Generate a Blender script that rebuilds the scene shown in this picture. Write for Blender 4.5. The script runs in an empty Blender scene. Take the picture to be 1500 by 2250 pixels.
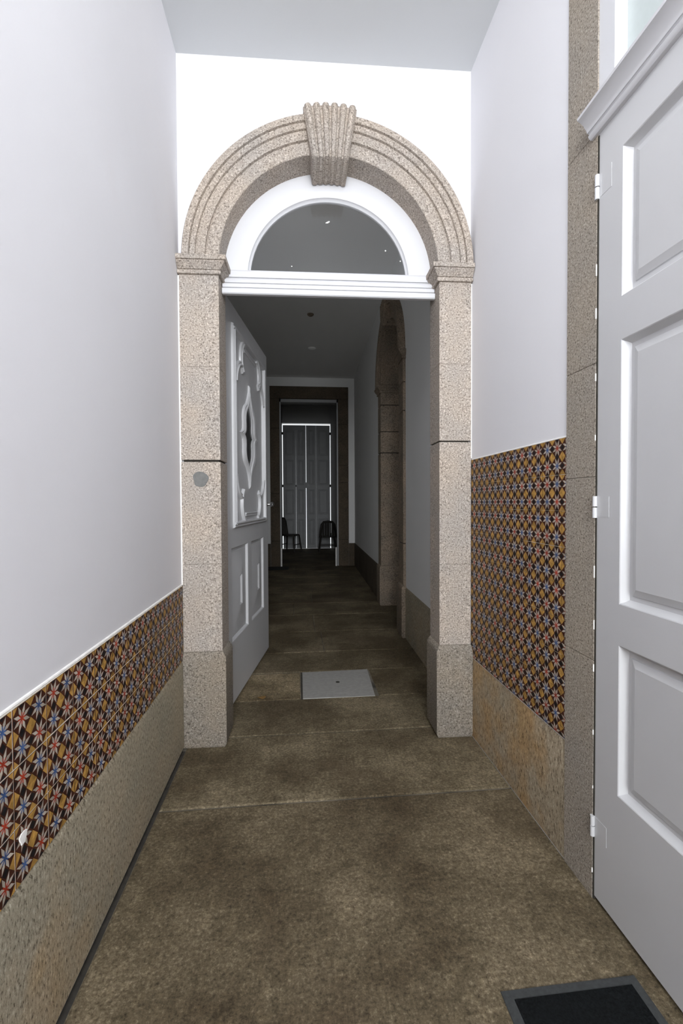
import bpy, math, random
from mathutils import Vector, Matrix
random.seed(7)
sc = bpy.context.scene
COL = sc.collection

# ------------------------------------------------------------------ materials
def new_mat(name):
    m = bpy.data.materials.new(name); m.use_nodes = True
    nt = m.node_tree
    b = nt.nodes.get('Principled BSDF')
    return m, nt, b

def nd(nt, t, **k):
    n = nt.nodes.new(t)
    for a, v in k.items():
        setattr(n, a, v)
    return n

def noise(nt, pos, scale, detail=3, rough=.55, stretch=None):
    n = nd(nt, 'ShaderNodeTexNoise')
    n.inputs['Scale'].default_value = scale
    n.inputs['Detail'].default_value = detail
    n.inputs['Roughness'].default_value = rough
    if stretch:
        mp = nd(nt, 'ShaderNodeMapping'); mp.inputs['Scale'].default_value = stretch
        nt.links.new(pos, mp.inputs['Vector']); pos = mp.outputs[0]
    nt.links.new(pos, n.inputs['Vector'])
    return n.outputs['Fac']

def ramp(nt, fac, stops):
    r = nd(nt, 'ShaderNodeValToRGB')
    el = r.color_ramp.elements
    while len(el) < len(stops): el.new(.5)
    for e, (p, c) in zip(el, stops):
        e.position = p; e.color = (*c, 1) if len(c) == 3 else c
    nt.links.new(fac, r.inputs['Fac'])
    return r.outputs['Color']

def mix(nt, a, b, fac, mode='MIX'):
    n = nd(nt, 'ShaderNodeMix', data_type='RGBA', blend_type=mode)
    for sock, v in ((n.inputs['A'], a), (n.inputs['B'], b)):
        if isinstance(v, tuple): sock.default_value = (*v, 1)
        else: nt.links.new(v, sock)
    if isinstance(fac, (int, float)): n.inputs['Factor'].default_value = fac
    else: nt.links.new(fac, n.inputs['Factor'])
    return n.outputs['Result']

def g(v): return (v, v, v)

def bump(nt, b, h, strength, dist=.01):
    n = nd(nt, 'ShaderNodeBump')
    n.inputs['Strength'].default_value = strength
    n.inputs['Distance'].default_value = dist
    nt.links.new(h, n.inputs['Height']); nt.links.new(n.outputs[0], b.inputs['Normal'])

def plain(name, col, rough=.5, metal=0., var=0., nscale=40, bmp=0., spec=.5):
    m, nt, b = new_mat(name)
    b.inputs['Roughness'].default_value = rough
    b.inputs['Metallic'].default_value = metal
    b.inputs['Specular IOR Level'].default_value = spec
    pos = nd(nt, 'ShaderNodeNewGeometry').outputs['Position']
    nz = noise(nt, pos, nscale, 4)
    c = ramp(nt, nz, [(.3, tuple(x * (1 - var) for x in col)), (.7, tuple(min(1, x * (1 + var)) for x in col))])
    nt.links.new(c, b.inputs['Base Color'])
    if bmp: bump(nt, b, nz, bmp, .004)
    return m

def granite(name, dark, mid, light, scale=150, tint=(1, 1, 1), tint2=(1, 1, 1), stain=None, stain_scale=2.2, stain_lo=.52, bmp=.25, island=.12, stretch=None):
    """speckled stone: fine crystal flecks, broad tonal drift, optional rusty stains"""
    m, nt, b = new_mat(name)
    b.inputs['Roughness'].default_value = .85
    b.inputs['Specular IOR Level'].default_value = .25
    geo = nd(nt, 'ShaderNodeNewGeometry'); pos = geo.outputs['Position']
    f = noise(nt, pos, scale, 3, .75, stretch)
    c = ramp(nt, f, [(.36, dark), (.46, mid), (.55, mid), (.66, light)])
    big = noise(nt, pos, 3.1, 4, .6)
    c = mix(nt, c, ramp(nt, big, [(.35, tint), (.65, tint2)]), 1., 'MULTIPLY')
    if stain:
        s = noise(nt, pos, stain_scale, 4, .6)
        sf = ramp(nt, s, [(stain_lo, g(0)), (stain_lo + .16, g(1))])
        c = mix(nt, c, mix(nt, c, stain, 1., 'MULTIPLY'), sf)
    if island:
        r = ramp(nt, geo.outputs['Random Per Island'], [(0, g(1 - island)), (1, g(1))])
        c = mix(nt, c, r, 1., 'MULTIPLY')
    nt.links.new(c, b.inputs['Base Color'])
    bump(nt, b, f, bmp, .004)
    return m

def plaster(name, col, var=.02, warm=None):
    m, nt, b = new_mat(name)
    b.inputs['Roughness'].default_value = .9
    b.inputs['Specular IOR Level'].default_value = .15
    pos = nd(nt, 'ShaderNodeNewGeometry').outputs['Position']
    n1 = noise(nt, pos, 1.4, 5, .55)
    c = ramp(nt, n1, [(.3, tuple(x * (1 - var) for x in col)), (.7, col)])
    if warm:
        n2 = noise(nt, pos, 2.3, 3)
        c = mix(nt, c, mix(nt, c, warm, 1., 'MULTIPLY'), ramp(nt, n2, [(.6, g(0)), (.8, g(.5))]))
    nt.links.new(c, b.inputs['Base Color'])
    n3 = noise(nt, pos, 60, 4)
    bump(nt, b, n3, .06, .003)
    return m

def floor_mat(name, k=1.):
    m, nt, b = new_mat(name)
    b.inputs['Roughness'].default_value = .72
    b.inputs['Specular IOR Level'].default_value = .3
    geo = nd(nt, 'ShaderNodeNewGeometry'); pos = geo.outputs['Position']
    f = noise(nt, pos, 75, 5, .85)
    K = lambda r, gg, b_: (r * k, gg * k, b_ * k)
    c = ramp(nt, f, [(.33, K(.026, .020, .011)), (.46, K(.102, .086, .056)), (.56, K(.142, .122, .084)), (.68, K(.30, .27, .205))])
    mid = noise(nt, pos, 22, 5, .75)
    c = mix(nt, c, ramp(nt, mid, [(.36, (.68, .66, .60)), (.5, (.95, .93, .9)), (.64, (1.2, 1.17, 1.12))]), 1., 'MULTIPLY')
    big = noise(nt, pos, 1.7, 5, .62)
    c = mix(nt, c, ramp(nt, big, [(.38, (.62, .565, .49)), (.5, (.98, .95, .89)), (.62, (1.5, 1.47, 1.46))]), 1., 'MULTIPLY')
    s = noise(nt, pos, 1.15, 3, .5)
    c = mix(nt, c, (.088, .062, .038), ramp(nt, s, [(.55, g(0)), (.75, g(.55))]))
    r = ramp(nt, geo.outputs['Random Per Island'], [(0, (.84, .80, .76)), (1, (1.12, 1.1, 1.08))])
    c = mix(nt, c, r, 1., 'MULTIPLY')
    nt.links.new(c, b.inputs['Base Color'])
    bump(nt, b, mid, .25, .006)
    return m

def glaze(name, col, var=.3):
    m, nt, b = new_mat(name)
    b.inputs['Roughness'].default_value = .5
    b.inputs['Specular IOR Level'].default_value = .18
    geo = nd(nt, 'ShaderNodeNewGeometry')
    n1 = noise(nt, geo.outputs['Position'], 70, 3)
    c = ramp(nt, n1, [(.3, tuple(x * (1 - var) for x in col)), (.7, tuple(min(1, x * (1 + var * .6)) for x in col))])
    r = ramp(nt, geo.outputs['Random Per Island'], [(0, g(.72)), (1, g(1.12))])
    c = mix(nt, c, r, 1., 'MULTIPLY')
    nt.links.new(c, b.inputs['Base Color'])
    return m

def dusty_glass(name, dust=.05, tint=(1, 1, 1), refl=1.):
    m, nt, b = new_mat(name)
    nt.nodes.remove(b)
    out = nt.nodes['Material Output']
    tr = nd(nt, 'ShaderNodeBsdfTransparent'); tr.inputs[0].default_value = (*tint, 1)
    gl = nd(nt, 'ShaderNodeBsdfGlossy'); gl.inputs['Roughness'].default_value = .03
    df = nd(nt, 'ShaderNodeBsdfDiffuse')
    pos = nd(nt, 'ShaderNodeNewGeometry').outputs['Position']
    nt.links.new(ramp(nt, noise(nt, pos, 6, 4), [(.3, g(.5)), (.7, g(.7))]), df.inputs[0])
    fr = nd(nt, 'ShaderNodeFresnel'); fr.inputs[0].default_value = 1.6 * refl
    m1 = nd(nt, 'ShaderNodeMixShader'); m2 = nd(nt, 'ShaderNodeMixShader')
    nt.links.new(fr.outputs[0], m1.inputs[0]); nt.links.new(tr.outputs[0], m1.inputs[1]); nt.links.new(gl.outputs[0], m1.inputs[2])
    m2.inputs[0].default_value = dust
    nt.links.new(m1.outputs[0], m2.inputs[1]); nt.links.new(df.outputs[0], m2.inputs[2])
    nt.links.new(m2.outputs[0], out.inputs[0])
    return m

M = {}
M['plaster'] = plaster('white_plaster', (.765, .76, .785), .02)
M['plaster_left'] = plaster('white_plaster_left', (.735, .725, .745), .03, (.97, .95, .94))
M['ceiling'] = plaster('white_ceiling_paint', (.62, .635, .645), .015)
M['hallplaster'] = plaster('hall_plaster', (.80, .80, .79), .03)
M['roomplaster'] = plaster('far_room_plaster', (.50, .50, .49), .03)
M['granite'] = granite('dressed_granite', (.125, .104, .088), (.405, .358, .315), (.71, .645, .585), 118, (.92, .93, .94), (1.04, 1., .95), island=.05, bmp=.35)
M['plinthgranite'] = granite('plinth_granite', (.075, .063, .050), (.255, .225, .188), (.46, .415, .36), 112, (.9, .91, .92), (1.05, 1., .93), island=.03, bmp=.4)
M['postgranite'] = granite('doorpost_granite', (.10, .083, .067), (.325, .285, .24), (.52, .47, .41), 150, (.93, .94, .95), (1.02, 1., .96), island=0, bmp=.35)
M['basegranite'] = granite('baseboard_granite', (.105, .085, .058), (.325, .28, .205), (.50, .445, .345), 120, (.86, .88, .88), (1.05, 1.0, .95), (1.06, .92, .74), 1.9, .57, bmp=.45, island=.06, stretch=(1, 1, .45))
M['rustgranite'] = granite('rust_stained_granite', (.105, .082, .054), (.325, .27, .195), (.50, .44, .335), 120, (.9, .9, .88), (1.04, 1., .95), (1.10, .89, .64), 2.3, .47, bmp=.6, island=0, stretch=(1, 1, .45))
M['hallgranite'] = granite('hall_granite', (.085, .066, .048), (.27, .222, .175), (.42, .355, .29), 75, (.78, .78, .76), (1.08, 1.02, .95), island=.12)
M['darkgranite'] = granite('dark_granite', (.035, .028, .02), (.10, .08, .058), (.16, .13, .10), 90, (.8, .8, .8), (1.1, 1.05, 1.), island=.25)  # granite in a darker tone, for the far doorway and skirtings
M['slab'] = floor_mat('worn_granite_slabs')
M['paleslab'] = floor_mat('pale_granite_slab', 1.75)
M['grout_floor'] = plain('floor_joint_mortar', (.12, .105, .08), .95, var=.85, nscale=3.5, bmp=.3)
M['gap'] = plain('dark_joint', (.03, .026, .02), .95, var=.3)
M['seam'] = plain('grey_mortar', (.30, .285, .26), .95, var=.2)
M['cement'] = plain('grey_cement', (.165, .165, .158), .9, var=.12, nscale=60, bmp=.2)
M['paint'] = plain('white_gloss_paint', (.63, .63, .65), .38, var=.015, nscale=3)
M['doorpaint'] = plain('door_white_paint', (.535, .535, .545), .34, var=.02, nscale=2.5)
M['paintold'] = plain('old_grey_paint', (.34, .345, .35), .5, var=.05, nscale=5)
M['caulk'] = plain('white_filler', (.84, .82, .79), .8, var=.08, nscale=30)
M['tilegrout'] = plain('tile_grout', (.72, .67, .58), .9, var=.15, nscale=30)
M['t_brown'] = glaze('tile_brown', (.075, .022, .012))
M['t_black'] = glaze('tile_black', (.013, .013, .015))
M['t_cream'] = glaze('tile_cream', (.47, .415, .345), .2)
M['t_ochre'] = glaze('tile_ochre', (.46, .26, .065), .35)
M['t_blue'] = glaze('tile_blue', (.055, .11, .27))
M['t_red'] = glaze('tile_red', (.40, .045, .02))
M['steel'] = plain('galvanised_steel', (.30, .29, .27), .6, .0, .1, 30)
M['chrome'] = plain('chrome', (.8, .8, .8), .12, 1.)
M['rubber'] = plain('grey_rubber_edge', (.038, .041, .041), .85, var=.2, nscale=80)
M['matpile'] = plain('black_mat_pile', (.006, .007, .0075), 1., var=.6, nscale=160, bmp=.6, spec=.12)
M['glass'] = dusty_glass('dusty_fanlight_glass', .012, refl=.95)
M['darkglass'] = plain('dark_door_glass', (.012, .014, .014), .12)
M['frosted'] = plain('frosted_glass', (.52, .575, .565), .25, var=.02)
M['rattan'] = plain('dark_rattan', (.022, .018, .014), .6, var=.4, nscale=60)
M['darkcloth'] = plain('dark_cloth', (.012, .012, .012), .95, var=.4)
M['leaf'] = plain('dry_leaf', (.22, .12, .03), .8, var=.3)

# ------------------------------------------------------------------ mesh builder
IDENT = lambda p: p

class MB:
    def __init__(s, T=None):
        s.v = []; s.f = []; s.mi = []; s.T = T or IDENT
    def vert(s, p):
        s.v.append(tuple(s.T(p))); return len(s.v) - 1
    def face(s, pts, mi=0):
        s.f.append([s.vert(p) for p in pts]); s.mi.append(mi)
    def faces_idx(s, idx, mi=0):
        s.f.append(list(idx)); s.mi.append(mi)
    def box(s, a, b, mi=0):
        x0, y0, z0 = a; x1, y1, z1 = b
        i = [s.vert(p) for p in ((x0, y0, z0), (x1, y0, z0), (x1, y1, z0), (x0, y1, z0), (x0, y0, z1), (x1, y0, z1), (x1, y1, z1), (x0, y1, z1))]
        for q in ((3, 2, 1, 0), (4, 5, 6, 7), (0, 1, 5, 4), (1, 2, 6, 5), (2, 3, 7, 6), (3, 0, 4, 7)):
            s.faces_idx([i[k] for k in q], mi)
    def loft(s, rings, closed=True, caps=True, mi=0):
        ids = [[s.vert(p) for p in r] for r in rings]
        n = len(ids[0])
        for a, b in zip(ids, ids[1:]):
            for k in range(n if closed else n - 1):
                k2 = (k + 1) % n
                s.faces_idx([a[k], a[k2], b[k2], b[k]], mi)
        if caps:
            s.faces_idx(ids[0][::-1], mi); s.faces_idx(ids[-1], mi)
    def rings_rect(s, levels, mi=0):
        """levels: (z, u0, u1, w0, w1) lofted upwards"""
        s.loft([[(u0, w0, z), (u1, w0, z), (u1, w1, z), (u0, w1, z)] for z, u0, u1, w0, w1 in levels], mi=mi)
    def tube(s, path, r, n=8, mi=0):
        path = [Vector(p) for p in path]; rings = []
        rr = r if isinstance(r, (list, tuple)) else [r] * len(path)
        up = Vector((0, 0, 1))
        for i, p in enumerate(path):
            d = (path[min(i + 1, len(path) - 1)] - path[max(i - 1, 0)]).normalized()
            a = d.cross(up)
            if a.length < .05: a = d.cross(Vector((1, 0, 0)))
            a.normalize(); b = d.cross(a)
            rings.append([tuple(p + a * math.cos(t) * rr[i] + b * math.sin(t) * rr[i]) for t in [2 * math.pi * k / n for k in range(n)]])
        s.loft(rings, mi=mi)
    def ribbon(s, path, prof, mi=0):
        """moulding on the (s,z) face of a leaf: path [(s,z)], prof [(across, height)]; T takes (s, out, z)"""
        rings = []
        n = len(path)
        for i, p in enumerate(path):
            a = path[max(i - 1, 0)]; b = path[min(i + 1, n - 1)]
            def nrm(q, r):
                d = Vector((r[0] - q[0], r[1] - q[1])); d.normalize(); return Vector((-d.y, d.x))
            if 0 < i < n - 1:
                n1, n2 = nrm(a, p), nrm(p, b); m = (n1 + n2)
                m = m / max(.4, 1 + n1.dot(n2))
            else: m = nrm(a, b)
            rings.append([(p[0] + m.x * x, h, p[1] + m.y * x) for x, h in prof])
        s.loft(rings, closed=False, caps=False, mi=mi)
        for r in (rings[0], rings[-1]):
            s.face(r, mi)

def root_offset(parent):
    o = Vector((0, 0, 0))
    while parent is not None:
        o = o + parent.location; parent = parent.parent
    return o

def obj(name, mb, mats, parent=None, origin=None, bevel=0., smooth=40, label=None):
    if not isinstance(mats, (list, tuple)): mats = [mats]
    me = bpy.data.meshes.new(name)
    off = root_offset(parent) if parent is not None else Vector((0, 0, 0))
    loc = Vector((0, 0, 0))
    if parent is None:
        if origin is None:
            xs = list(zip(*mb.v)); loc = Vector(((min(xs[0]) + max(xs[0])) / 2, (min(xs[1]) + max(xs[1])) / 2, min(xs[2])))
        else: loc = Vector(origin)
    me.from_pydata([Vector(p) - off - loc for p in mb.v], [], mb.f)
    for m in mats: me.materials.append(m)
    me.polygons.foreach_set('material_index', mb.mi)
    import bmesh
    bm = bmesh.new(); bm.from_mesh(me)
    bmesh.ops.recalc_face_normals(bm, faces=bm.faces)
    bm.to_mesh(me); bm.free()
    if smooth:
        me.polygons.foreach_set('use_smooth', [True] * len(me.polygons))
        me.set_sharp_from_angle(angle=math.radians(smooth))
    me.update()
    o = bpy.data.objects.new(name, me); COL.objects.link(o)
    o.parent = parent; o.location = loc
    if bevel:
        b = o.modifiers.new('edge', 'BEVEL'); b.width = bevel; b.segments = 2; b.limit_method = 'ANGLE'; b.angle_limit = math.radians(50)
        b.harden_normals = False
    if label: o['label'] = label
    return o

def tag(o, label=None, cat=None, group=None, kind=None):
    if label: o['label'] = label
    if cat: o['category'] = cat
    if group: o['group'] = group
    if kind: o['kind'] = kind
    return o

def thing(name, loc, label, cat, group=None, kind=None):
    o = bpy.data.objects.new(name, None); COL.objects.link(o)
    o.empty_display_size = .1; o.location = loc
    return tag(o, label, cat, group, kind)

# ------------------------------------------------------------------ measured frame of the place
DL, DR = .7038, 1.0994            # left / right wall distance from the camera
YL, YR = 2.8624, 2.8152           # where the arch wall meets them
ZC = 4.187                        # vestibule ceiling
TH = math.atan2(YR - YL, DL + DR)
P0 = Vector((0, YL + DL * math.tan(TH), 0))
E1 = Vector((math.cos(TH), math.sin(TH), 0)); N1 = Vector((-math.sin(TH), math.cos(TH), 0))
def TA(p):                        # arch wall frame: u along, w into the hall, z up
    return P0 + E1 * p[0] + N1 * p[1] + Vector((0, 0, p[2]))
H0 = Vector((1.128, 3.05, 0)); HD = Vector((.0275, 1, 0)).normalized(); HN = Vector((HD.y, -HD.x, 0))
def TH2(p):                       # hall right wall frame: u = along the wall (y), w into the wall
    return H0 + HD * (p[0] - 3.05) + HN * p[1] + Vector((0, 0, p[2]))
YBACK = -4.4                      # entrance wall behind the camera

# ------------------------------------------------------------------ floor
def slab(mb, x0, x1, y0, y1, gap=.004, z=0., mi=0):
    gx = gap
    j = lambda: random.uniform(-.0015, .0015)
    a = [(x0 + gx, y0 + gap + j()), (x1 - gx, y0 + gap + j()), (x1 - gx, y1 - gap + j()), (x0 + gx, y1 - gap + j())]
    e = .008
    lo = [(p[0], p[1], -.03) for p in a]
    mid = [(p[0], p[1], z - .004) for p in a]
    top = [(a[0][0] + e, a[0][1] + e, z), (a[1][0] - e, a[1][1] + e, z), (a[2][0] - e, a[2][1] - e, z), (a[3][0] + e, a[3][1] - e, z)]
    mb.loft([lo, mid, top], mi=mi)

fl = MB()
XL, XR = -.686, 1.14
for y0, y1 in ((-4.42, -3.0), (-3.0, -1.6), (-1.6, -.2), (-.2, 2.256), (2.256, 2.93)):
    slab(fl, XL, XR, y0, y1)
slab(fl, -.62, 1.14, 2.93, 3.452)
# row of the inspection cover: worn slab left of it, darker stone right of it
slab(fl, -1.1, .018, 3.452, 4.0, .004, -.002, 1)
slab(fl, .618, 1.25, 3.452, 4.005)
slab(fl, -1.1, 1.25, 4.005, 4.535)
y = 4.535
for dy in (.72, .78, .70, .81, .75, .8, .82, .80):
    if y < 10.0:
        k = random.uniform(-.25, .35)
        slab(fl, -1.1, .1 + k, y, y + dy, .003); slab(fl, .1 + k, 1.40, y, y + dy, .003)
    y += dy
slab(fl, -1.1, 1.40, y, 10.95, .003)
slab(fl, -1.6, 2.3, 10.95, 14.72, .002)
slab(fl, 1.21, 2.75, 4.8, 6.9, .003, -.001)
f_o = obj('floor', fl, [M['slab'], M['paleslab']], origin=(0, 0, 0), smooth=0)
tag(f_o, 'worn brown granite slab floor running down the corridor and hall', 'floor', kind='structure')
gb = MB(); gb.box((-1.7, -4.5, -.05), (2.8, 14.8, -.0055))
tag(obj('trim_1', gb, M['grout_floor'], origin=(0, 0, -.05)), 'pale mortar bed showing in the joints between the floor slabs', 'mortar', kind='structure')

# steel inspection cover
cv = thing('inspection_cover', (.318, 3.725, 0), 'square grey metal inspection cover let into the floor beyond the arch', 'cover')
mb = MB(); mb.loft([[(.03, 3.448, -.004), (.588, 3.438, -.004), (.612, 4.0, -.004), (.03, 3.986, -.004)], [(.032, 3.45, .003), (.586, 3.44, .003), (.61, 3.998, .003), (.032, 3.984, .003)]])
obj('plate', mb, M['steel'], cv, bevel=.002)
mb = MB(); mb.tube([(.322, 3.735, .0025), (.322, 3.735, .0042)], .017, 14)
obj('lifting_hole', mb, M['gap'], cv, label='small dark lifting hole in the middle of the cover')
mb = MB(); mb.box((.019, 3.452, -.005), (.029, 3.99, .0005))
obj('joint_seam', mb, M['gap'], cv, label='dark open joint along the cover edge')

# dry leaf by the open door
mb = MB(); c = Vector((-.285, 3.50, .003))
pts = [c + Vector((.03 * math.cos(t) * (1 + .25 * math.sin(3 * t)), .02 * math.sin(t), .004 * math.sin(2 * t))) for t in [k * math.pi / 6 for k in range(12)]]
mb.loft([[tuple(p) for p in pts], [tuple(p + Vector((0, 0, .002))) for p in pts]])
tag(obj('dry_leaf', mb, M['leaf']), 'small brown dry leaf lying on the floor beside the open door', 'leaf')

# ------------------------------------------------------------------ vestibule shell
mb = MB(); mb.box((-DL - .25, YBACK, 0), (-DL, 2.95, 4.45))
tag(obj('wall_left', mb, M['plaster_left'], origin=(-DL, 0, 0), smooth=0), 'plain white plaster wall left of the corridor above blue and ochre tiles', 'wall', kind='structure')
mb = MB()
mb.box((DR, 1.765, 0), (DR + .25, 2.95, 4.45)); mb.box((DR, YBACK, 0), (DR + .25, .455, 4.45)); mb.box((DR + .12, .25, 0), (DR + .25, 1.765, 4.45))
tag(obj('wall_right', mb, M['plaster'], origin=(DR, 0, 0), smooth=0), 'white plaster wall right of the corridor between the arch and the panelled door', 'wall', kind='structure')
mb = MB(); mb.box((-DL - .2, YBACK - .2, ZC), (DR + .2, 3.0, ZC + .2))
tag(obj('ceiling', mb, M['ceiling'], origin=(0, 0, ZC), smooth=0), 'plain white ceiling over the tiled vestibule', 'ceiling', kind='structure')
# entrance wall behind the camera, open to the street (its doorway lets the daylight in)
mb = MB()
mb.box((-DL - .2, YBACK - .25, 0), (-.5, YBACK, 4.45)); mb.box((.9, YBACK - .25, 0), (DR + .2, YBACK, 4.45)); mb.box((-.5, YBACK - .25, 3.75), (.9, YBACK, 4.45))
mb.box((-DL, -.55, 3.16), (DR, -.45, 3.27))  # unseen bar added below the high fill lamp
tag(obj('wall_entrance', mb, M['plaster'], origin=(0, YBACK, 0), smooth=0), 'white entrance wall with the street doorway behind the viewpoint', 'wall', kind='structure')

# arch wall
UC, ZK = .212, 2.945
RI, RO = .671, .881
mb = MB(TA)
mb.box((-.75, 0, 0), (UC - .78, .2, 4.6)); mb.box((UC + .78, 0, 0), (1.16, .2, 4.6))
NS = 48
arc = [(UC - .78 * math.cos(math.pi * k / NS), ZK + .78 * math.sin(math.pi * k / NS)) for k in range(NS + 1)]
for (ua, za), (ub, zb) in zip(arc, arc[1:]):
    mb.face([(ua, 0, za), (ub, 0, zb), (ub, 0, 4.6), (ua, 0, 4.6)]); mb.face([(ua, .2, za), (ub, .2, zb), (ub, .2, 4.6), (ua, .2, 4.6)])
    mb.face([(ua, 0, za), (ub, 0, zb), (ub, .2, zb), (ua, .2, za)])
tag(obj('wall_back', mb, M['plaster'], origin=tuple(P0), smooth=0), 'bright white end wall pierced by the granite arch', 'wall', kind='structure')

# ------------------------------------------------------------------ stone arches
def archway(T, origin, label, uc, ri, ro, zk, pil, plinth_h, wback, joints, mats, out_clear, name='stone_archway'):
    mstone, mplinth = mats
    root = thing(name, origin, label, 'archway')
    for side, (ua, ub) in zip((-1, 1), pil):
        ui, uo = (ub, ua) if side < 0 else (ua, ub)          # inner / outer edge
        pl = thing('pilaster', T(((ua + ub) / 2, 0, 0)) - Vector(origin), None, None); pl.parent = root
        def rect(z, p, po=None, wf=-.03):
            po = min(p, out_clear) if po is None else po
            return (z, ua - po, ub + p, wf - p, wback) if side < 0 else (z, ua - p, ub + po, wf - p, wback)
        mb = MB(T)
        mb.rings_rect([rect(0, .010), rect(.03, .024), rect(plinth_h - .045, .024), rect(plinth_h - .028, .022), rect(plinth_h - .002, .003), rect(plinth_h, .0)])
        obj('plinth', mb, mplinth, pl, bevel=.004)
        zz = [plinth_h] + joints[0 if side < 0 else 1] + [zk - .078]
        for i, (a, b) in enumerate(zip(zz, zz[1:])):
            ga = .001 if i == 0 else gaps_of(a); gbv = .001 if i == len(zz) - 2 else gaps_of(b)
            mb = MB(T); mb.rings_rect([rect(a + ga, -.0015), rect(a + ga + .002, 0.), rect(b - gbv - .002, 0.), rect(b - gbv, -.0015)])
            obj('shaft_block', mb, mstone, pl, smooth=0)
        mb = MB(T); mb.rings_rect([rect(plinth_h + .01, -.012), rect(zk - .09, -.012)])
        obj('joint_mortar', mb, M['gap'], pl, label='dark recessed mortar in the joint')
        cp = [(zk - .079, 0.), (zk - .079, .013), (zk - .075, .017), (zk - .060, .017), (zk - .057, .008), (zk - .053, .008), (zk - .051, .015), (zk - .035, .026), (zk - .018, .042), (zk - .014, .040), (zk - .010, .040), (zk - .008, .050), (zk + .016, .052), (zk + .020, .048)]
        mb = MB(T); mb.rings_rect([rect(z, p) for z, p in cp])
        obj('capital', mb, mstone, pl, smooth=18)
    prof = [(ri, wback), (ri, -.026), (ri + .004, -.03), (ri + .072, -.03), (ri + .076, -.026), (ri + .080, -.026), (ri + .083, -.042), (ri + .128, -.046), (ri + .130, -.042), (ri + .135, -.042),
            (ri + .138, -.056), (ri + .150, -.064), (ri + .164, -.066), (ri + .168, -.060), (ri + .171, -.076), (ro - .004, -.076), (ro, -.072), (ro, wback)]
    a0 = math.asin(.02 / ro); n = 72
    mb = MB(T)
    mb.loft([[(uc - r * math.cos(t), w, zk + r * math.sin(t)) for r, w in prof] for t in [a0 + (math.pi - 2 * a0) * k / n for k in range(n + 1)]])
    obj('arch_ring', mb, mstone, root, smooth=30)
    # fluted keystone: ridged section swept along the radius, ridges carried round the underside
    h = math.radians(10.2); nr = 6; sec = [(-h, -.094, 0.)]
    for k in range(nr):
        c = -h + (2 * h) * (k + .5) / nr; half = h / nr
        for q in (-.8, -.66, -.4, 0, .4, .66, .8):
            rg_ = math.sqrt(max(0, 1 - (q / .8) ** 2))
            sec.append((c + q * half * .98, -.098 - .020 * rg_, rg_))
    sec.append((h, -.094, 0.))
    N = len(sec); rows = []
    wb = .128
    P = lambda a, r, w: (uc + r * math.sin(a), w, zk + r * math.cos(a))
    ru = lambda rg_: ri - .070 - .007 * rg_
    mb = MB(T)
    grid = [[P(a, ru(q), wb) for a, w, q in sec], [P(a, ru(q), w + .004) for a, w, q in sec], [P(a, ru(q) + .004, w) for a, w, q in sec],
            [P(a, ro + .020 + .004 * q, w) for a, w, q in sec], [P(a, ro + .024 + .004 * q, w + .006) for a, w, q in sec], [P(a, ro + .024 + .004 * q, wb) for a, w, q in sec]]
    mb.loft(grid, closed=False, caps=False)
    for k in (0, N - 1): mb.face([row[k] for row in grid])
    mb.loft([grid[-1], grid[0]], closed=False, caps=False)
    obj('keystone', mb, mstone, root, smooth=50)
    return root

def gaps_of(z):
    return GAPS.get(round(z, 3), .0004)
GAPS = {1.752: .0065, 1.876: .0045}
arch1 = archway(TA, tuple(TA((UC, 0, 0))), 'large pale granite arch with fluted keystone framing the open white door', UC, RI, RO, ZK,
        ((-.695, -.462), (.890, 1.092)), .588, .19, ([1.124, 1.752, 2.318], [1.101, 1.876, 2.36]), (M['granite'], M['plinthgranite']), .006)
# grey cement plug on the left pilaster
pl = [c for c in arch1.children if c.name.startswith('pilaster')][0]
mb = MB(TA)
ring = lambda r, w: [(-.583 + r * (1 + .1 * math.sin(3 * t + 1) + .05 * math.sin(5 * t)) * math.cos(t), w, 1.641 + r * 1.08 * (1 + .06 * math.cos(2 * t + .5)) * math.sin(t)) for t in [2 * math.pi * k / 24 for k in range(24)]]
mb.loft([ring(.046, -.028), ring(.044, -.0335), ring(.02, -.034)])
obj('cement_patch', mb, M['cement'], pl, label='round grey cement patch on the stone')

# second arch, in the right wall of the hall
GAPS.update({2.50: .006, 2.197: .007, 2.88: .006, 2.49: .005, 2.80: .005, 1.04: .005})
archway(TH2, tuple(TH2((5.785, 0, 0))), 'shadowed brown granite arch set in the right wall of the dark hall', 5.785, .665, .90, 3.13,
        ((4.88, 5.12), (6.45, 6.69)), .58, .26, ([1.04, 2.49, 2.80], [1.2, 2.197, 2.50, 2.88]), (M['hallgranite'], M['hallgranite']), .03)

# ------------------------------------------------------------------ fanlight over the open door
win = thing('window_1', tuple(TA((UC, .15, 2.80))), 'white arched fanlight with half round dusty pane above the open door', 'window', kind='structure')
mb = MB(TA)
pr = [(.509, .185), (.509, .166), (.516, .160), (.521, .152), (.523, .143), (.53, .140), (.70, .140), (.70, .185)]
n = 64
mb.loft([[(UC - r * math.cos(t), w, 2.944 + r * math.sin(t)) for r, w in pr] for t in [math.pi * k / n for k in range(n + 1)]])
obj('arched_frame', mb, M['paint'], win, smooth=30)
mb = MB(TA)
z0 = 2.800
tp = [(.088, z0), (.064, z0), (.058, z0 + .006), (.057, z0 + .030), (.061, z0 + .036), (.082, z0 + .038), (.082, z0 + .043), (.070, z0 + .045), (.069, z0 + .066), (.073, z0 + .070), (.094, z0 + .072), (.094, z0 + .077),
      (.083, z0 + .080), (.084, z0 + .100), (.092, z0 + .112), (.110, z0 + .114), (.110, z0 + .119), (.098, z0 + .121), (.098, z0 + .158), (.104, z0 + .168), (.185, z0 + .172), (.185, z0 + .06), (.120, z0 + .04)]
mb.loft([[(u, w, z) for w, z in tp] for u in (-.458, .887)])
obj('transom_bar', mb, M['paint'], win, smooth=30)
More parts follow.
